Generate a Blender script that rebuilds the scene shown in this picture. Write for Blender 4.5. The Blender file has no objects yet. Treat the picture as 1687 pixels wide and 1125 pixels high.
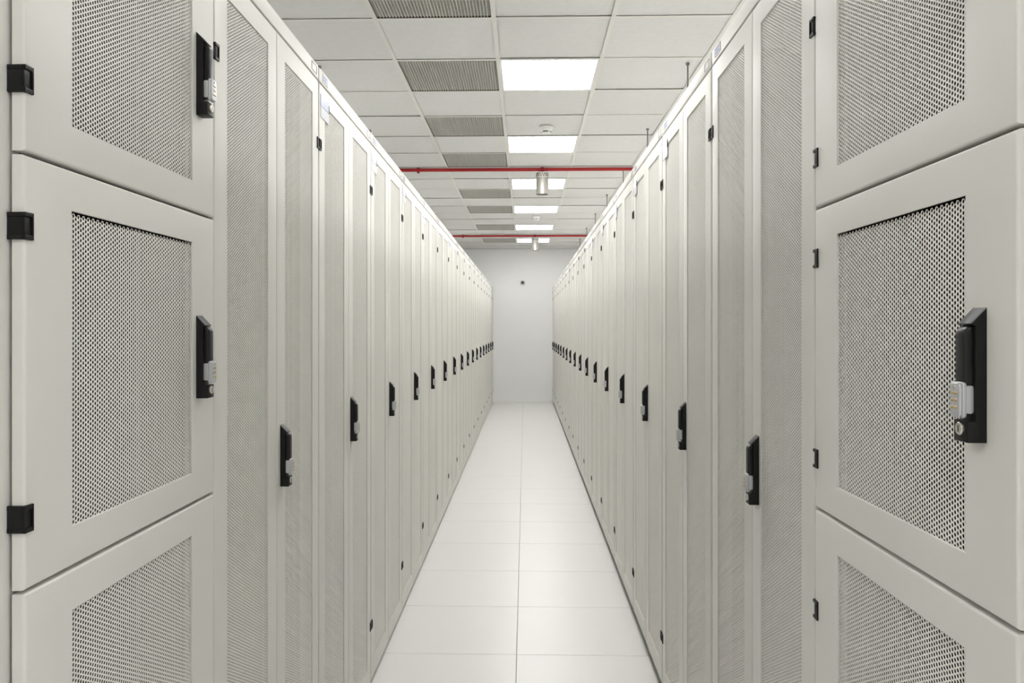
import bpy, math, random
import numpy as np
from mathutils import Vector, Matrix
R = math.radians
scene = bpy.context.scene
C = scene.collection

# ------------------------------------------------------------------ camera
F = 1275.0                      # focal length in pixels of the 1687 px wide frame
CAMH = 1.475
YAW = R(1.5)
cam_d = bpy.data.cameras.new('camera')
cam_d.sensor_width = 36.0
cam_d.lens = F / 1687.0 * 36.0
cam_d.shift_x = (F * math.tan(YAW) - 21.5) / 1687.0
cam_d.shift_y = -22.0 / 1687.0
cam_d.clip_start = 0.05
cam = bpy.data.objects.new('camera', cam_d)
C.objects.link(cam)
cam.location = (0, 0, CAMH)
cam.rotation_euler = (R(90), 0, YAW)
scene.camera = cam

# ------------------------------------------------------------------ world, exposure
world = bpy.data.worlds.new('world')
scene.world = world
world.use_nodes = True
world.node_tree.nodes['Background'].inputs[0].default_value = (0.9, 0.9, 0.88, 1)
world.node_tree.nodes['Background'].inputs[1].default_value = 0.0
vs = scene.view_settings
vs.view_transform = 'Standard'
vs.look = 'None'
vs.gamma = 1.0
vs.use_curve_mapping = False
vs.exposure = 0.63
PANEL = 13.0                    # strength of the LED panels

# ------------------------------------------------------------------ dimensions
XL, XR = -0.635, 0.5435         # door planes of the two rows
HC = CAMH + 1.558               # ceiling
GX0, GY0 = -0.157, 5.09         # a crossing of the ceiling grid
WALL_Y = 15.29
X0, X1, Y0, Y1 = GX0 - 3.0, GX0 + 3.6, WALL_Y - 18.6, WALL_Y
DTOP = CAMH + 0.760
HTOP = CAMH + 0.807
W = 0.797                       # double-door cabinet
PL, PR = 0.806, 0.812           # pitch of the rows
SL, SR = 1.567, 1.469           # where the double-door cabinets start
N = 17

# ------------------------------------------------------------------ materials
def mat(name, col, rough=0.5, metal=0.0, spec=0.5, noise=None, bump=None):
    m = bpy.data.materials.new(name)
    m.use_nodes = True
    nt = m.node_tree
    b = nt.nodes['Principled BSDF']
    b.inputs['Base Color'].default_value = (*col, 1)
    b.inputs['Roughness'].default_value = rough
    b.inputs['Metallic'].default_value = metal
    b.inputs['Specular IOR Level'].default_value = spec
    tc = nt.nodes.new('ShaderNodeTexCoord')
    if noise:
        sc, amt = noise
        n = nt.nodes.new('ShaderNodeTexNoise')
        n.inputs['Scale'].default_value = sc
        n.inputs['Detail'].default_value = 4
        nt.links.new(tc.outputs['Object'], n.inputs['Vector'])
        r = nt.nodes.new('ShaderNodeMapRange')
        r.inputs['From Min'].default_value = 0.3
        r.inputs['From Max'].default_value = 0.7
        r.inputs['To Min'].default_value = 1 - amt
        r.inputs['To Max'].default_value = 1 + amt
        nt.links.new(n.outputs['Fac'], r.inputs['Value'])
        v = nt.nodes.new('ShaderNodeVectorMath')
        v.operation = 'SCALE'
        v.inputs[0].default_value = col
        nt.links.new(r.outputs['Result'], v.inputs['Scale'])
        nt.links.new(v.outputs['Vector'], b.inputs['Base Color'])
    if bump:
        sc, st = bump
        n = nt.nodes.new('ShaderNodeTexNoise')
        n.inputs['Scale'].default_value = sc
        n.inputs['Detail'].default_value = 3
        nt.links.new(tc.outputs['Object'], n.inputs['Vector'])
        bp = nt.nodes.new('ShaderNodeBump')
        bp.inputs['Strength'].default_value = st
        bp.inputs['Distance'].default_value = 0.001
        nt.links.new(n.outputs['Fac'], bp.inputs['Height'])
        nt.links.new(bp.outputs['Normal'], b.inputs['Normal'])
    return m

M_rack = mat('grey_powder_coat', (0.745, 0.736, 0.686), 0.45, spec=0.32, noise=(3, 0.015), bump=(900, 0.10))
M_mesh = mat('perforated_steel', (0.83, 0.817, 0.762), 0.5, spec=0.3)
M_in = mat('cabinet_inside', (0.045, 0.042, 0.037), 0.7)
M_rail = mat('zinc_rail', (0.09, 0.09, 0.085), 0.45, 0.5)
M_unit = mat('equipment_front', (0.16, 0.155, 0.14), 0.6)
M_plinth = mat('plinth_dark', (0.10, 0.09, 0.075), 0.7)
M_black = mat('black_plastic', (0.010, 0.010, 0.010), 0.42, spec=0.22, noise=(60, 0.1))
M_lever = mat('black_lever', (0.011, 0.011, 0.012), 0.36, spec=0.3)
M_zinc = mat('satin_zinc', (0.56, 0.57, 0.59), 0.30, 0.4)
M_brass = mat('dial_brass', (0.55, 0.42, 0.22), 0.4, 0.6)
M_steel = mat('key_steel', (0.66, 0.64, 0.58), 0.3, 0.85)
M_holder = mat('label_holder', (0.50, 0.50, 0.54), 0.4)
M_paper = mat('label_paper', (0.74, 0.75, 0.78), 0.6)
M_blue = mat('blue_ink', (0.28, 0.33, 0.62), 0.6)
M_pocket = mat('bluish_pocket', (0.50, 0.54, 0.74), 0.25)
M_tile = mat('mineral_tile', (0.75, 0.75, 0.74), 0.9, spec=0.2, noise=(25, 0.02), bump=(260, 0.25))
M_grid = mat('grid_steel', (0.77, 0.763, 0.725), 0.55)
M_vent = mat('vent_aluminium', (0.60, 0.595, 0.55), 0.5, 0.2)
M_plenum = mat('plenum', (0.10, 0.10, 0.09), 0.8)
M_wall = mat('wall_paint', (0.91, 0.912, 0.91), 0.7, noise=(2, 0.01), bump=(140, 0.15))
M_base = mat('baseboard_paint', (0.88, 0.88, 0.86), 0.5)
M_red = mat('red_pipe', (0.42, 0.012, 0.013), 0.35)
M_redd = mat('red_fitting', (0.33, 0.010, 0.012), 0.4)
M_nozzle = mat('brushed_nozzle', (0.56, 0.55, 0.51), 0.42, 0.7)
M_hole = mat('dark_hole', (0.03, 0.03, 0.03), 0.8)
M_white = mat('white_plastic', (0.82, 0.82, 0.80), 0.4)
M_rod = mat('threaded_rod', (0.22, 0.23, 0.23), 0.45, 0.6)
M_frame = mat('lamp_frame', (0.80, 0.80, 0.78), 0.5)
M_camera = mat('camera_housing', (0.55, 0.55, 0.55), 0.4)
M_lens = mat('camera_lens', (0.01, 0.01, 0.012), 0.1)

# floor: 0.6 m raised tiles with a fine speckle; joints are real gaps
M_floor = mat('floor_laminate', (0.80, 0.792, 0.772), 0.33, noise=(220, 0.025), bump=(350, 0.12))
M_gap = mat('floor_gap', (0.16, 0.14, 0.12), 0.9)

M_glow = bpy.data.materials.new('led_diffuser')
M_glow.use_nodes = True
nt = M_glow.node_tree
nt.nodes.clear()
em = nt.nodes.new('ShaderNodeEmission')
em.inputs['Color'].default_value = (1.0, 0.992, 0.978, 1)
em.inputs['Strength'].default_value = PANEL
out = nt.nodes.new('ShaderNodeOutputMaterial')
nt.links.new(em.outputs[0], out.inputs[0])

# ------------------------------------------------------------------ mesh builder
class MB:
    def __init__(s):
        s.v, s.f, s.m, s.mats = [], [], [], []
    def mi(s, m):
        if m not in s.mats:
            s.mats.append(m)
        return s.mats.index(m)
    def add(s, vs_, fs, m):
        o = len(s.v); k = s.mi(m)
        s.v += [tuple(p) for p in vs_]
        s.f += [tuple(i + o for i in f) for f in fs]
        s.m += [k] * len(fs)
    def box(s, x0, x1, y0, y1, z0, z1, m):
        vs_ = [(x, y, z) for x in (x0, x1) for y in (y0, y1) for z in (z0, z1)]
        s.add(vs_, [(0, 1, 3, 2), (4, 6, 7, 5), (0, 4, 5, 1), (2, 3, 7, 6), (0, 2, 6, 4), (1, 5, 7, 3)], m)
    def prism(s, pts, axis, a, b, m, c=0.0, n=3):
        """polygon extruded along an axis from a to b; c rounds the two rims.
        axis 0: pts are (y,z); axis 1: (x,z); axis 2: (x,y)"""
        P = [Vector(p) for p in pts]
        area = sum(P[i].x * P[(i + 1) % len(P)].y - P[(i + 1) % len(P)].x * P[i].y for i in range(len(P)))
        if area < 0:
            P.reverse()
        k = len(P)
        def inset(d):
            o = []
            for i in range(k):
                p0, p1, p2 = P[i - 1], P[i], P[(i + 1) % k]
                e1 = (p1 - p0).normalized(); e2 = (p2 - p1).normalized()
                n1 = Vector((-e1.y, e1.x)); n2 = Vector((-e2.y, e2.x))
                bi = n1 + n2
                L = bi.length
                bi = bi / L
                q = d / max(0.3, bi.dot(n1))
                o.append(p1 + bi * q)
            return o
        rings = []
        if c > 0:
            for i in range(n + 1):
                t = i / n * math.pi / 2
                rings.append((a + c * (1 - math.sin(t)), inset(c * (1 - math.cos(t)))))
            rings = rings[::-1]
            lo = [(z, r) for z, r in rings]
            hi = [(b - (z - a), r) for z, r in rings[::-1]]
            # lo: from small rim (at a) to full
            lo = sorted(lo, key=lambda t_: t_[0])
            hi = sorted(hi, key=lambda t_: t_[0])
            rings = lo + hi
        else:
            rings = [(a, P), (b, P)]
        def to3(h, p):
            return ((h, p.x, p.y), (p.x, h, p.y), (p.x, p.y, h))[axis]
        vs_ = [to3(h, p) for h, r in rings for p in r]
        fs = []
        for j in range(len(rings) - 1):
            for i in range(k):
                i2 = (i + 1) % k
                fs.append((j * k + i, j * k + i2, (j + 1) * k + i2, (j + 1) * k + i))
        fs.append(tuple(range(k))[::-1])
        fs.append(tuple((len(rings) - 1) * k + i for i in range(k)))
        if axis == 1:
            fs = [f[::-1] for f in fs]
        s.add(vs_, fs, m)
    def rbox(s, x0, x1, y0, y1, z0, z1, m, c=0.001, axis=1, rc=0.0, n=3):
        """box with rounded rims and, with rc, rounded corners in the section"""
        d = {0: (y0, y1, z0, z1, x0, x1), 1: (x0, x1, z0, z1, y0, y1), 2: (x0, x1, y0, y1, z0, z1)}[axis]
        a0, a1, b0, b1, h0, h1 = d
        if rc > 0:
            pts = []
            for cx, cy, st in ((a1 - rc, b1 - rc, 0), (a0 + rc, b1 - rc, 90), (a0 + rc, b0 + rc, 180), (a1 - rc, b0 + rc, 270)):
                for i in range(n + 1):
                    t = R(st + 90 * i / n)
                    pts.append((cx + rc * math.cos(t), cy + rc * math.sin(t)))
        else:
            pts = [(a0, b0), (a1, b0), (a1, b1), (a0, b1)]
        s.prism(pts, axis, h0, h1, m, c, n)
    def lathe(s, prof, m, cen=(0, 0, 0), axis=2, n=24, cap=True):
        """prof: (radius, height) along the axis"""
        vs_, fs = [], []
        for r, h in prof:
            for i in range(n):
                t = 2 * math.pi * i / n
                a, b = r * math.cos(t), r * math.sin(t)
                p = ((h, a, b), (a, h, b), (a, b, h))[axis]
                vs_.append((p[0] + cen[0], p[1] + cen[1], p[2] + cen[2]))
        for j in range(len(prof) - 1):
            for i in range(n):
                i2 = (i + 1) % n
                fs.append((j * n + i, j * n + i2, (j + 1) * n + i2, (j + 1) * n + i))
        if cap:
            fs.append(tuple(range(n))[::-1])
            fs.append(tuple((len(prof) - 1) * n + i for i in range(n)))
        if axis == 1:
            fs = [f[::-1] for f in fs]
        s.add(vs_, fs, m)
    def build(s, name, parent=None, smooth=True, angle=32):
        me = bpy.data.meshes.new(name)
        me.from_pydata(s.v, [], s.f)
        for m in s.mats:
            me.materials.append(m)
        me.polygons.foreach_set('material_index', s.m)
        if smooth:
            me.polygons.foreach_set('use_smooth', [True] * len(s.f))
            me.set_sharp_from_angle(angle=R(angle))
        me.update()
        o = bpy.data.objects.new(name, me)
        C.objects.link(o)
        o.parent = parent
        return o

def tag(o, label, cat, group=None):
    o['label'] = label
    o['category'] = cat
    if group:
        o['group'] = group
    return o

def thing(name, label, cat, loc=(0, 0, 0), rz=0.0, group=None):
    o = bpy.data.objects.new(name, None)
    o.empty_display_size = 0.1
    C.objects.link(o)
    o.location = loc
    o.rotation_euler = (0, 0, rz)
    return tag(o, label, cat, group)

def struct(o):
    o['kind'] = 'structure'
    return o

def copy_tree(o, parent=None):
    c = o.copy()
    C.objects.link(c)
    c.parent = parent
    for ch in list(o.children):
        copy_tree(ch, c)
    return c

ORD = ['first', 'second', 'third', 'fourth', 'fifth', 'sixth', 'seventh', 'eighth', 'ninth', 'tenth', 'eleventh',
       'twelfth', 'thirteenth', 'fourteenth', 'fifteenth', 'sixteenth', 'seventeenth', 'eighteenth']

# ------------------------------------------------------------------ the room
fx0 = -0.038 - 0.6 * 6
m = MB()
g = 0.0010
ix = 0
x = fx0
while x < X1:
    y = 3.487 - 0.6 * 12
    while y < Y1:
        a0, a1 = max(x, X0) + g, min(x + 0.6, X1) - g
        b0, b1 = max(y, Y0) + g, min(y + 0.6, Y1) - g
        if a1 > a0 and b1 > b0:
            m.rbox(a0, a1, b0, b1, -0.03, 0.0, M_floor, c=0.0006, axis=2, n=1)
        y += 0.601
    x += 0.6
m.box(X0, X1, Y0, Y1, -0.05, -0.025, M_gap)
struct(m.build('floor'))

def wall(name, x0, x1, y0, y1):
    m = MB(); m.box(x0, x1, y0, y1, -0.05, HC + 0.35, M_wall)
    return struct(m.build(name, smooth=False))
wall('wall_back', X0 - 0.1, X1 + 0.1, Y1, Y1 + 0.1)
wall('wall_front', X0 - 0.1, X1 + 0.1, Y0 - 0.1, Y0)
wall('wall_left', X0 - 0.1, X0, Y0, Y1)
wall('wall_right', X1, X1 + 0.1, Y0, Y1)
m = MB()
m.prism([(0, 0), (-0.012, 0), (-0.012, 0.048), (-0.006, 0.055), (0, 0.055)], 0, X0, X1, M_base)
b = m.build('baseboard_back'); b.location = (0, Y1 - 0.0005, 0.0005); struct(b)

# ceiling cells: col index from GX0, row index from the wall backwards
def cell(c, r):
    x = GX0 + 0.6 * c
    y = GY0 + 0.6 * r
    return x, y
nx0, nx1 = -5, 6
ny0, ny1 = -14, 17
light_cells = [(0, r) for r in range(-1, 15, 3)] + [(0, r) for r in (-4, -10)] + [(-4, -9)]  # last cell: unseen panel off to the left, added to brighten the near right door
side_cells = [(c, r) for c in (4,) for r in range(-12, 15, 3)] + [(-4, r) for r in range(-6, 15, 6)]
vent_cells = [(-1, r) for r in (-3, -1, 1, 3, 6, 8, 11, 14)]
used = set(light_cells + side_cells + vent_cells)
m = MB()
random.seed(4)
for c in range(nx0, nx1):
    for r in range(ny0, ny1):
        if (c, r) in used:
            continue
        x, y = cell(c, r)
        dz = random.uniform(0.003, 0.008)
        m.box(x + 0.006, x + 0.594, y + 0.006, y + 0.594, HC + dz, HC + 0.022, M_tile)
struct(m.build('ceiling', smooth=False))
m = MB()
for c in range(nx0, nx1 + 1):
    x = GX0 + 0.6 * c
    m.box(x - 0.012, x + 0.012, Y0, Y1, HC - 0.0012, HC, M_grid)
    m.box(x - 0.001, x + 0.001, Y0, Y1, HC, HC + 0.035, M_grid)
for r in range(ny0, ny1 + 1):
    y = GY0 + 0.6 * r
    for c in range(nx0, nx1):
        x = GX0 + 0.6 * c
        m.box(x + 0.012, x + 0.588, y - 0.012, y + 0.012, HC - 0.0008, HC, M_grid)
struct(m.build('trim_1', smooth=False))
m = MB(); m.box(X0, X1, Y0, Y1, HC + 0.3, HC + 0.35, M_plenum)
struct(m.build('ceiling', smooth=False))

# ------------------------------------------------------------------ LED panels
def make_light():
    t = thing('ceiling_light', '', 'ceiling light', group='square LED panels in the ceiling')
    m = MB()
    o, i = 0.294, 0.279
    for a in ((-o, o, -o, -i), (-o, o, i, o), (-o, -i, -i, i), (i, o, -i, i)):
        m.box(a[0], a[1], a[2], a[3], 0.0, 0.03, M_frame)
    m.box(-o, o, -o, o, 0.03, 0.034, M_frame)
    m.build('frame', t, smooth=False)
    m = MB(); m.box(-i, i, -i, i, 0.002, 0.006, M_glow)
    m.build('diffuser', t, smooth=False)
    return t
L0 = make_light()
def put_light(i, c, r, label):
    o = L0 if i == 0 else copy_tree(L0)
    x, y = cell(c, r)
    o.location = (x + 0.3, y + 0.3, HC + 0.0006)
    o['label'] = label
names = {-1: 'nearest glowing square LED ceiling panel, largest in the picture',
         2: 'second glowing LED ceiling panel, just behind the nearer smoke detector',
         5: 'third glowing LED ceiling panel, behind the nearer silver nozzle and red pipe',
         8: 'fourth glowing LED ceiling panel, just in front of the farther smoke detector',
         11: 'fifth glowing LED ceiling panel, between farther smoke detector and second red pipe',
         14: 'farthest glowing LED ceiling panel, behind the second silver nozzle near the end wall'}
i = 0
for c, r in light_cells:
    put_light(i, c, r, names.get(r, 'unseen LED ceiling panel near the viewer, aisle run with one added for fill')); i += 1
for c, r in side_cells:
    put_light(i, c, r, 'glowing LED ceiling panel over the aisle beyond the %s row' % ('right' if c > 0 else 'left')); i += 1

# ------------------------------------------------------------------ ceiling vents
def make_vent():
    t = thing('ceiling_vent', '', 'vent', group='square eggcrate vents in the ceiling')
    m = MB()
    o, i = 0.293, 0.285
    for a in ((-o, o, -o, -i), (-o, o, i, o), (-o, -i, -i, i), (i, o, -i, i)):
        m.box(a[0], a[1], a[2], a[3], 0.0, 0.02, M_plinth)
    m.build('frame', t, smooth=False)
    m = MB()
    n = 36
    for k in range(1, n):
        q = -i + 2 * i * k / n
        m.box(q - 0.0017, q + 0.0017, -i, i, 0.001, 0.009, M_vent)
        m.box(-i, i, q - 0.0012, q + 0.0012, 0.0014, 0.0088, M_vent)
    m.build('eggcrate_grille', t, smooth=False)
    m = MB(); m.box(-i, i, -i, i, 0.05, 0.054, M_plenum)
    for a in ((-o, o, -o, -i), (-o, o, i, o), (-o, -i, -i, i), (i, o, -i, i)):
        m.box(a[0], a[1], a[2], a[3], 0.02, 0.054, M_plenum)
    m.build('duct_box', t, smooth=False)
    return t
V0 = make_vent()
vn = ['grey eggcrate ceiling vent at the top edge of the picture, nearest of all',
      'grey eggcrate ceiling vent beside the nearest LED panel',
      'grey eggcrate ceiling vent just nearer than the second LED panel',
      'grey eggcrate ceiling vent right in front of the nearer red pipe',
      'dark grey eggcrate ceiling vent, first one behind the nearer red pipe',
      'grey eggcrate ceiling vent beside the fourth LED panel',
      'grey eggcrate ceiling vent in front of the second red pipe',
      'grey eggcrate ceiling vent behind the second red pipe, farthest of all']
for k, (c, r) in enumerate(vent_cells):
    o = V0 if k == 0 else copy_tree(V0)
    x, y = cell(c, r)
    o.location = (x + 0.3, y + 0.3, HC + 0.0006)
    o['label'] = vn[k]
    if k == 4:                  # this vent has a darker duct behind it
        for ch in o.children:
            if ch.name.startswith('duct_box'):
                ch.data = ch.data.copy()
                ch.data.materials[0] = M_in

# ------------------------------------------------------------------ cabinets
def hex_panel(name, u0, u1, z0, z1, yf, p=0.0072, hole=0.0053, th=0.0011):
    """steel sheet with staggered hexagonal holes, real openings and thickness"""
    cs = p * math.sqrt(3) / 2
    nc = int((u1 - u0) / cs); nr = int((z1 - z0) / p)
    cu = u0 + ((u1 - u0) - (nc - 1) * cs) / 2 + np.arange(nc) * cs
    U, Zi = np.meshgrid(cu, np.arange(nr))
    off = (np.arange(nc) % 2) * p / 2
    Z = z0 + p * 0.35 + Zi * p + off[None, :]
    cen = np.stack([U.ravel(), Z.ravel()], 1)
    t = np.arange(6) * math.pi / 3
    d = np.stack([np.cos(t), np.sin(t)], 1)
    ro = p / math.sqrt(3); ri = hole / math.sqrt(3)
    n = len(cen)
    vo = cen[:, None, :] + ro * d[None]; vi = cen[:, None, :] + ri * d[None]
    V = np.zeros((n, 18, 3))
    V[:, 0:6, 0] = vo[..., 0]; V[:, 0:6, 2] = vo[..., 1]; V[:, 0:6, 1] = yf
    V[:, 6:12, 0] = vi[..., 0]; V[:, 6:12, 2] = vi[..., 1]; V[:, 6:12, 1] = yf
    V[:, 12:18, 0] = vi[..., 0]; V[:, 12:18, 2] = vi[..., 1]; V[:, 12:18, 1] = yf + th
    q = []
    for i in range(6):
        j = (i + 1) % 6
        q.append((i, j, 6 + j, 6 + i))
        q.append((6 + i, 6 + j, 12 + j, 12 + i))
    q = np.array(q)
    Fq = (q[None] + (np.arange(n) * 18)[:, None, None]).reshape(-1, 4)
    me = bpy.data.meshes.new(name)
    me.vertices.add(n * 18)
    me.vertices.foreach_set('co', V.ravel())
    me.loops.add(len(Fq) * 4)
    me.loops.foreach_set('vertex_index', Fq.ravel().astype(np.int32))
    me.polygons.add(len(Fq))
    me.polygons.foreach_set('loop_start', (np.arange(len(Fq)) * 4).astype(np.int32))
    me.update(calc_edges=True)
    me.materials.append(M_mesh)
    return me

def frame_mesh(name, u0, u1, z0, z1, ms, mt, depth=0.017, r=0.005, parent=None):
    """door skin: profile swept round the rectangle, rounded outer rim, lipped window"""
    m = MB()
    prof = [(0, 0, depth)]
    for i in range(5):
        t = i / 4 * math.pi / 2
        prof.append((r * (1 - math.cos(t)), 0, r * (1 - math.sin(t))))
    prof += [(0, 1, -0.0002 + 0.0002), (0, 1.012, 0.0007), (0, 1.012, 0.0032)]
    vs_ = []
    for d, k, y in prof:
        du, dz = (d, d) if k == 0 else (ms * k, mt * k)
        vs_ += [(u0 + du, y, z0 + dz), (u1 - du, y, z0 + dz), (u1 - du, y, z1 - dz), (u0 + du, y, z1 - dz)]
    fs = []
    for j in range(len(prof) - 1):
        for i in range(4):
            i2 = (i + 1) % 4
            fs.append((j * 4 + i, j * 4 + i2, (j + 1) * 4 + i2, (j + 1) * 4 + i))
    m.add(vs_, fs, M_rack)
    # inner stiffener behind the skin
    return m.build(name, parent)

def handle_parts(parent, u, z):
    """swing handle: plate, lever, combination lock, key lock; u = plate's left edge, z = centre height"""
    w = 0.030
    m = MB()
    m.prism([(0.0, -0.080), (-0.0215, -0.080), (-0.0225, -0.079), (-0.0225, -0.0545), (-0.0130, -0.0545), (-0.0130, 0.0590), (-0.0170, 0.0590), (-0.0180, 0.0610), (0.0, 0.080)], 0, 0, w, M_black, 0.0010, 2)
    o = m.build('handle_plate', parent); o.location = (u, 0, z)
    m = MB()
    # rounded lever, side section in y,z with a curved head
    pts = [(-0.0115, -0.014), (-0.0240, -0.014)]
    for i in range(7):
        t = R(180 - i * 15)
        pts.append((-0.0120 + 0.012 * math.cos(t), 0.0475 + 0.0115 * math.sin(t)))
    m.prism(pts, 0, 0.0040, w - 0.0040, M_lever, 0.0038, 3)
    o = m.build('lever', parent); o.location = (u, 0, z)
    m = MB()
    m.rbox(0.0045, w - 0.0045, -0.0220, -0.0125, -0.046, -0.0125, M_zinc, c=0.001, axis=0, rc=0.003)
    m.rbox(0.0035, w - 0.0035, -0.0262, -0.0215, -0.0515, -0.0085, M_zinc, c=0.0012, axis=1, rc=0.004)
    m.rbox(0.0042, w - 0.0042, -0.0300, -0.0258, -0.0505, -0.0095, M_zinc, c=0.0015, axis=1, rc=0.0045)
    for k in range(3):
        zc = -0.022 - k * 0.0085
        for xa, xb in ((0.0085, 0.0138), (0.0158, 0.0215)):
            m.lathe([(0.0001, xa), (0.0028, xa), (0.0033, xa + 0.0005), (0.0033, xb - 0.0005), (0.0028, xb), (0.0001, xb)], M_brass, (0, -0.0276, zc), 0, 12)
    m.lathe([(0.0001, -0.0312), (0.0024, -0.0310), (0.0026, -0.0295)], M_steel, (w / 2, 0, -0.0145), 1, 12)
    o = m.build('combination_lock', parent); o.location = (u, 0, z)
    o['label'] = 'silver three-dial combination lock'
    m = MB()
    m.lathe([(0.0078, -0.0222), (0.0078, -0.0245), (0.0070, -0.0255), (0.0001, -0.0255)][::-1], M_steel, (w / 2, 0, -0.0645), 1, 20)
    m.box(w / 2 - 0.0006, w / 2 + 0.0006, -0.0259, -0.0254, -0.0685, -0.0605, M_hole)
    o = m.build('key_lock', parent); o.location = (u, 0, z)
    o['label'] = 'round silver key lock'

def hinge(parent, u, z, side, wide=False):
    """black hinge wrapped round the door's rim; side=-1 left rim, +1 right rim (seen from the aisle)"""
    m = MB()
    s = side
    k_ = 0.0036 if wide else 0.0026
    f_ = 0.0115 if wide else 0.016
    def bx(a, b, y0, y1, z0, z1):
        m.rbox(min(s * a, s * b), max(s * a, s * b), y0, y1, z0, z1, M_black, c=0.0006, axis=2, n=2)
    bx(-f_, k_, -0.0030, 0.002, 0.0115, 0.0175)      # upper lip on the face
    bx(-f_, k_, -0.0030, 0.002, -0.0175, -0.0115)    # lower lip
    bx(-0.0065 if wide else -0.009, (k_ - 0.0004) if wide else -0.0035, -0.0016, 0.002, -0.0118, 0.0118)     # knuckle
    bx(-f_ - 0.0015, -f_ + 0.0005, -0.0032, 0.001, -0.0175, 0.0175)
    bx(-f_, 0.0010, -0.0006, 0.002, -0.0118, 0.0118)   # bottom of the slot
    if wide:
        bx(0.0, k_, 0.0015, 0.0210, -0.0175, 0.0175)        # leaf down the side
        bx(0.0, k_ + 0.001, 0.0015, 0.0205, 0.0115, 0.0170)
        bx(0.0, k_ + 0.001, 0.0015, 0.0205, -0.0170, -0.0115)
    o = m.build('hinge', parent); o.location = (u, 0, z)

def body(parent, u0, u1, depth, zb, ztop, p0=0.022, p1=0.022):
    """open-fronted steel carcass standing on a recessed plinth"""
    m = MB()
    y0, y1 = 0.0215, depth
    zt = ztop - 0.001
    t = 0.0015
    z0 = max(zb + 0.004, 0.03)
    for a, b in ((u0, u0 + t), (u1 - t, u1)):
        m.box(a, b, y0, y1, z0, zt, M_rack)
    m.box(u0 + t, u1 - t, y0 + 0.02, y1, zt - t, zt, M_rack)
    m.box(u0 + t, u1 - t, y1 - t, y1, z0, zt - t, M_rack)
    m.box(u0 + t, u1 - t, y0, y1 - t, z0, z0 + 0.01, M_plinth)
    # front posts and beams
    m.rbox(u0, u0 + p0, y0, y0 + 0.03, z0, zt, M_rack, c=0.003, axis=1)
    m.rbox(u1 - p1, u1, y0, y0 + 0.03, z0, zt, M_rack, c=0.003, axis=1)
    m.box(u0 + p0, u1 - p1, y0, y0 + 0.03, zt - 0.06, zt, M_rack)
    m.box(u0 + p0, u1 - p1, y0, y0 + 0.03, z0, z0 + 0.04, M_rack)
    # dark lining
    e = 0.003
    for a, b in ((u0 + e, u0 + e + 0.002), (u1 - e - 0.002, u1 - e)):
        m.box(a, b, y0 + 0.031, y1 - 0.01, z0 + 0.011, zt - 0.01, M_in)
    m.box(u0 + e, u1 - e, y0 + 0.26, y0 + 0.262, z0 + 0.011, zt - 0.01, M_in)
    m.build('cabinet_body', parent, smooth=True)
    m = MB()
    m.box(u0 + 0.004, u1 - 0.004, 0.026, depth - 0.03, 0.001, z0 - 0.0005, M_plinth)
    m.build('plinth', parent, smooth=False)
    w19 = 0.4826
    uc = (u0 + u1) / 2
    for a in (uc - w19 / 2, uc + w19 / 2 - 0.016):
        m = MB()
        m.box(a, a + 0.016, 0.115, 0.118, z0 + 0.03, zt - 0.05, M_rail)
        m.box(a + (0 if a < uc else 0.014), a + (0.002 if a < uc else 0.016), 0.1181, 0.16, z0 + 0.03, zt - 0.05, M_rail)
        m.build('mounting_rail', parent, smooth=False)

def header(parent, u0, u1):
    m = MB()
    m.rbox(u0, u1, 0.0, 0.021, DTOP + 0.0045, HTOP, M_rack, c=0.003, axis=1)
    h = m.build('header_strip', parent)
    zc = (DTOP + HTOP) / 2 + 0.002
    for a, b, full in ((u0 + 0.036, u0 + 0.098, True), (u1 - 0.075, u1 - 0.02, False)):
        m = MB()
        z0, z1 = zc - 0.0125, zc + 0.0125
        t = 0.0017
        for q in ((a, b, z1 - t, z1), (a, b, z0, z0 + t), (a, a + t, z0, z1), (b - t, b, z0, z1)):
            m.box(q[0], q[1], -0.0015, 0.0005, q[2], q[3], M_holder)
        if full:
            m.box(a + t, b - t, -0.0007, 0.0002, z0 + t, z1 - t, M_paper)
        o = m.build('label_holder', h, smooth=False)
        if full:
            random.seed(7)
            m = MB()
            for zr, hh in ((zc + 0.005, 0.0045), (zc - 0.004, 0.005)):
                q = a + 0.008
                while q < b - 0.014:
                    l = random.uniform(0.003, 0.007)
                    m.box(q, q + l, -0.0011, -0.0006, zr - hh / 2, zr + hh / 2, M_blue)
                    q += l + 0.002
            m.build('printed_marks', h, smooth=False)

def door(parent, u0, u1, z0, z1, ms, mt, panel_me, name='door'):
    d = frame_mesh(name, u0, u1, z0, z1, ms, mt, parent=parent)
    o = bpy.data.objects.new('perforated_panel', panel_me)
    C.objects.link(o); o.parent = d
    return d

def add_pocket(d, u0):
    z1 = CAMH + 0.727
    m = MB()
    m.rbox(u0 + 0.012, u0 + 0.108, -0.0022, 0.0, z1 - 0.036, z1, M_pocket, c=0.0005, axis=1, n=1)
    for k in range(4):
        m.box(u0 + 0.02, u0 + 0.09, -0.0025, -0.0021, z1 - 0.0075 - k * 0.0075, z1 - 0.0065 - k * 0.0075, M_paper)
    o = m.build('document_pocket', d)
    o['label'] = 'bluish plastic pocket'
    m = MB()
    m.rbox(u0 + 0.014, u0 + 0.112, -0.0017, 0.0, z1 - 0.071, z1 - 0.0365, M_paper, c=0.0004, axis=1, n=1)
    o = m.build('paper_label', d)
    o['label'] = 'white paper label'
    m = MB()
    m.rbox(u0 + 0.1085, u0 + 0.1125, -0.003, 0.0, z1 - 0.036, z1 - 0.010, M_black, c=0.0005, axis=1, n=1)
    m.build('clip', d)

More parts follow.
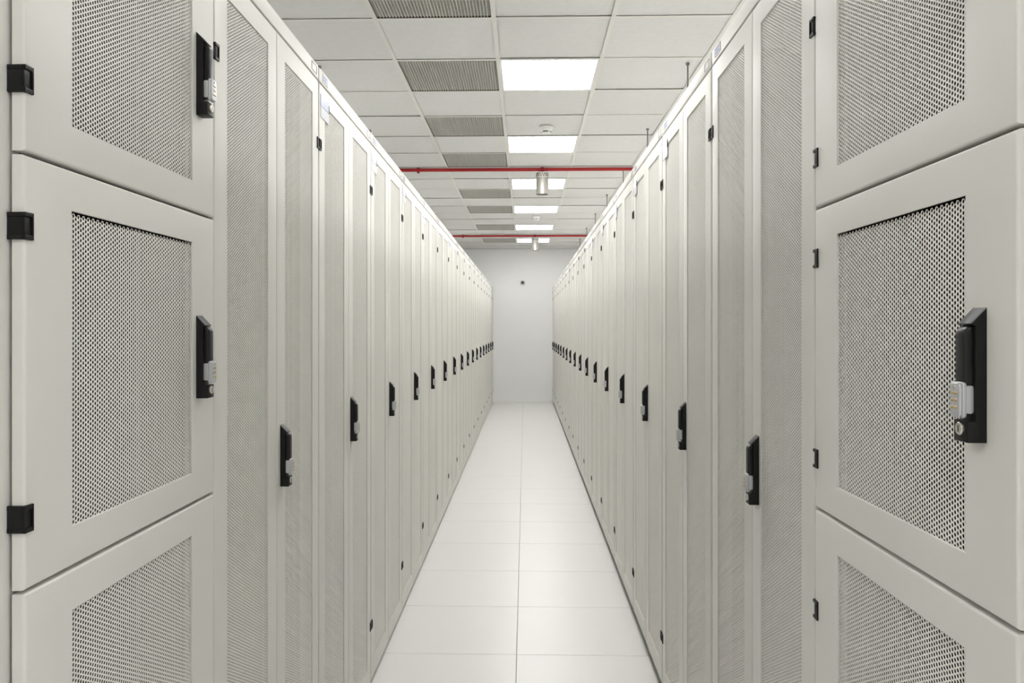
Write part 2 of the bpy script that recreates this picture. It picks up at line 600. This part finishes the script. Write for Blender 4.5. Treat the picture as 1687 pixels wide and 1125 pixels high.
MS, MT = 0.065, 0.055
def make_double(zb, mesh_zb):
    t = thing('server_cabinet', '', 'server cabinet')
    body(t, 0.0, W, 1.05, zb, HTOP)
    header(t, 0.001, W - 0.001)
    lw = 0.396
    me = hex_panel('perforated_panel', MS - 0.002, lw - MS + 0.008, mesh_zb - 0.004, DTOP - MT + 0.005, 0.0032)
    mt = MT
    doors = []
    for k, u0 in enumerate((0.001, W - 0.001 - lw)):
        # lower margin differs from the upper one
        d = door_custom(t, u0, u0 + lw, zb, DTOP, MS, mesh_zb - zb, MT, me)
        doors.append(d)
    for zz in (CAMH + 0.568, CAMH - 1.225):
        hinge(doors[0], 0.0, zz, -1)
        hinge(doors[1], lw, zz, 1)
    handle_parts(doors[1], 0.024, CAMH - 0.331)
    return t, doors

def door_custom(parent, u0, u1, z0, z1, ms, mb_, mt, panel_me):
    m = MB()
    r = 0.005; depth = 0.017
    prof = [(0, 0, depth)]
    for i in range(5):
        t = i / 4 * math.pi / 2
        prof.append((r * (1 - math.cos(t)), 0, r * (1 - math.sin(t))))
    prof += [(0, 1, 0.0), (0.0008, 1, 0.0007), (0.0008, 1, 0.0031)]
    w = u1 - u0
    vs_ = []
    for d, k, y in prof:
        a, b_, c = (d, d, d) if k == 0 else (ms + d, mb_ + d, mt + d)
        vs_ += [(a, y, z0 + b_), (w - a, y, z0 + b_), (w - a, y, z1 - c), (a, y, z1 - c)]
    fs = []
    for j in range(len(prof) - 1):
        for i in range(4):
            i2 = (i + 1) % 4
            fs.append((j * 4 + i, j * 4 + i2, (j + 1) * 4 + i2, (j + 1) * 4 + i))
    # hidden back of the skin so the panel border is closed
    m.add(vs_, fs, M_rack)
    d = m.build('door', parent)
    d.location = (u0, 0, 0)
    o = bpy.data.objects.new('perforated_panel', panel_me)
    C.objects.link(o); o.parent = d
    return d

NW = 0.597
def make_near(b0, b1, wide):
    """cabinet with stacked doors, the lowest one tall"""
    t = thing('server_cabinet', '', 'server cabinet')
    body(t, b0, b1, 1.05, 0.02, HTOP, 0.022 - b0, 0.022 + b1 - NW)
    header(t, b0 + 0.001, b1 - 0.001)
    edges = [CAMH + 0.760, CAMH + 0.2235, CAMH - 0.3365, 0.022]
    for k in range(3):
        z1, z0 = edges[k] - (0.0 if k == 0 else 0.0025), edges[k + 1] + 0.0025
        h = z1 - z0
        me = hex_panel('perforated_panel', 0.101 - 0.002, NW - 0.103 + 0.003, z0 + 0.058 - 0.004, z1 - 0.058 + 0.003, 0.0032)
        d = door_custom(t, 0.0, NW, z0, z1, 0.101, 0.056, 0.056, me)
        mid = (edges[k] + edges[k + 1]) / 2
        handle_parts(d, NW - 0.056 - 0.030, mid + 0.001)
        e = 0.186 if k == 2 else 0.091
        for zz in (z1 - e, z0 + e):
            hinge(d, 0.0, zz, -1, wide)
    return t

ROWL, ROWR = 'double-door cabinets of the left row', 'double-door cabinets of the right row'
nl = make_near(-0.035, NW + 0.002, True)
nl.location = (XL, SL - 0.003 - NW, 0); nl.rotation_euler = (0, 0, R(90))
tag(nl, 'light grey cabinet with stacked square mesh doors, nearest on the left', 'server cabinet', 'cabinets with stacked square doors')
nr = make_near(-0.002, NW + 0.035, False)       # its hinges are at the far side
nr.location = (XR, SR - 0.003, 0); nr.rotation_euler = (0, 0, R(-90))
tag(nr, 'light grey cabinet with stacked square mesh doors, nearest on the right', 'server cabinet', 'cabinets with stacked square doors')

def name_rack(o, k, side):
    if k == 0:
        lab = 'double-door mesh cabinet next to the stacked-door cabinet at the near end, %s row' % side
    elif k == N - 1:
        lab = 'last double-door mesh cabinet of the %s row, against the white end wall' % side
    else:
        lab = '%s double-door mesh cabinet of the %s row, counted from the near end' % (ORD[k], side)
    tag(o, lab, 'server cabinet', ROWL if side == 'left' else ROWR)

def row(side, proto, doors, x, start, pitch, rot, sgn):
    """the first keeps a plain top; the others carry a document pocket on the left leaf"""
    base0 = proto
    second = copy_tree(proto)
    dd = [c for c in second.children if c.name.startswith('door')]
    dd.sort(key=lambda c: c.location.x)
    add_pocket(dd[0], 0.0)
    for k in range(N):
        o = base0 if k == 0 else (second if k == 1 else copy_tree(second))
        y = start + k * pitch + (0 if sgn > 0 else W)
        o.location = (x, y, 0)
        o.rotation_euler = (0, 0, rot)
        name_rack(o, k, side)

pl, dl = make_double(0.018, 0.092)
row('left', pl, dl, XL, SL, PL, R(90), 1)
pr, dr = make_double(0.062, 0.137)
row('right', pr, dr, XR, SR, PR, R(-90), -1)

# ------------------------------------------------------------------ red pipes and nozzles
for Yp, lab in ((7.5, 'nearer'), (12.9, 'farther')):
    t = thing('fire_pipe', '%s red extinguishing pipe running across under the ceiling' % lab, 'pipe', (0, Yp, HC - 0.0225), group='red pipes under the ceiling')
    m = MB()
    m.lathe([(0.0165, X0 + 0.001), (0.0165, X1 - 0.001)], M_red, axis=0, n=20)
    m.build('pipe_run', t)
    for xx in (-1.037, 0.166):
        m = MB()
        if xx < 0:
            m.lathe([(0.017, xx - 0.016), (0.0215, xx - 0.015), (0.0215, xx + 0.015), (0.017, xx + 0.016)], M_redd, axis=0, n=20)
        else:
            m.lathe([(0.017, xx - 0.018), (0.021, xx - 0.016), (0.021, xx + 0.016), (0.017, xx + 0.018)], M_redd, axis=0, n=20)
        m.lathe([(0.012, -0.03), (0.012, 0.022)], M_redd, (xx, 0, 0), 2, 14)
        m.build('pipe_fitting', t)
for Yp, lab in ((7.5, 'perforated silver cylinder nozzle hanging under the nearer red pipe'), (12.9, 'perforated silver cylinder nozzle hanging under the farther red pipe')):
    t = thing('gas_nozzle', lab, 'nozzle', (0.166, Yp, HC - 0.0525), group='silver nozzles under the red pipes')
    m = MB()
    r = 0.060
    m.lathe([(0.012, 0.0), (r - 0.003, -0.001), (r, -0.004), (r, -0.050), (r - 0.001, -0.052), (r, -0.054), (r, -0.212), (r - 0.002, -0.212), (r - 0.002, -0.06), (0.0005, -0.055)], M_nozzle, n=40, cap=False)
    m.build('silencer_body', t)
    m = MB()
    for j in range(2):
        for k in range(16):
            a = 2 * math.pi * (k + 0.5 * j) / 16
            c, s = math.cos(a), math.sin(a)
            zc = -0.018 - j * 0.017
            n = 10
            vs_ = []
            for i in range(n):
                th = 2 * math.pi * i / n
                du, dz = 0.0062 * math.cos(th), 0.0062 * math.sin(th)
                vs_.append((c * (r + 0.0006) - s * du, s * (r + 0.0006) + c * du, zc + dz))
            for i in range(n):
                th = 2 * math.pi * i / n
                du, dz = 0.0062 * math.cos(th), 0.0062 * math.sin(th)
                vs_.append((c * (r - 0.002) - s * du, s * (r - 0.002) + c * du, zc + dz))
            fs = [tuple(range(n))] + [(i, n + i, n + (i + 1) % n, (i + 1) % n) for i in range(n)]
            m.add(vs_, fs, M_hole)
    m.build('outlet_holes', t, smooth=False)

# ------------------------------------------------------------------ smoke detectors
def make_detector():
    t = thing('smoke_detector', '', 'smoke detector', group='round white smoke detectors')
    m = MB()
    m.lathe([(0.054, 0.0), (0.054, -0.010), (0.050, -0.016)], M_white, n=36)
    m.build('mounting_base', t)
    m = MB()
    m.lathe([(0.050, -0.016), (0.046, -0.024), (0.041, -0.034), (0.038, -0.036), (0.037, -0.048), (0.033, -0.054), (0.022, -0.058), (0.0005, -0.059)], M_white, n=36, cap=False)
    m.build('sensor_head', t)
    m = MB()
    for k in range(4):
        a0 = R(90 * k - 130); a1 = R(90 * k - 68)
        vs_ = []; n = 9
        for zz, rr in ((-0.0375, 0.0385), (-0.0455, 0.0380)):
            for i in range(n + 1):
                a = a0 + (a1 - a0) * i / n
                vs_.append((rr * math.cos(a), rr * math.sin(a), zz))
        for zz, rr in ((-0.0375, 0.034), (-0.0455, 0.034)):
            for i in range(n + 1):
                a = a0 + (a1 - a0) * i / n
                vs_.append((rr * math.cos(a), rr * math.sin(a), zz))
        q = n + 1
        fs = []
        for i in range(n):
            fs.append((i, i + 1, q + i + 1, q + i))
            fs.append((2 * q + i, 3 * q + i, 3 * q + i + 1, 2 * q + i + 1))
            fs.append((i, 2 * q + i, 2 * q + i + 1, i + 1))
            fs.append((q + i, q + i + 1, 3 * q + i + 1, 3 * q + i))
        m.add(vs_, fs, M_hole)
    m.build('vent_slots', t, smooth=False)
    return t
D0 = make_detector()
D0.location = (0.163, 6.0, HC + 0.0005)
D0['label'] = 'nearer round white smoke detector on the ceiling before the second LED panel'
D1 = copy_tree(D0)
D1.location = (0.163, 10.79, HC + 0.0005)
D1['label'] = 'farther round white smoke detector on the ceiling behind the fourth LED panel'

# ------------------------------------------------------------------ hanging rods
def make_rod():
    m = MB()
    m.lathe([(0.005, HTOP + 0.001 - 0.0), (0.005, HC + 0.0)], M_rod, n=10)
    m.lathe([(0.011, HC - 0.014), (0.011, HC - 0.0015)], M_rod, n=6)
    return m.build('threaded_rod')
rod0 = None
for side, xx in (('right', 0.955), ('left', -1.222)):
    for k in range(7):
        if rod0 is None:
            rod0 = o = make_rod()
        else:
            o = rod0.copy(); C.objects.link(o)
        o.location = (xx, 4.57 + 1.493 * k, 0)
        tag(o, '%s thin steel hanger rod above the %s row, counted from the near end' % (ORD[k], side), 'rod', 'hanger rods above the %s row' % side)

# ------------------------------------------------------------------ wall camera
t = thing('security_camera', 'small round dome camera with black lens on the white end wall', 'camera', (-0.048, WALL_Y, CAMH + 0.895))
m = MB()
m.lathe([(0.050, 0.0), (0.050, -0.018), (0.046, -0.026), (0.036, -0.034), (0.0005, -0.036)][::-1], M_camera, axis=1, n=32)
m.build('housing', t)
m = MB()
m.lathe([(0.027, -0.034), (0.026, -0.042), (0.021, -0.052), (0.012, -0.059), (0.0005, -0.061)][::-1], M_lens, (0.0, 0, 0.004), 1, 28)
m.build('lens_dome', t)
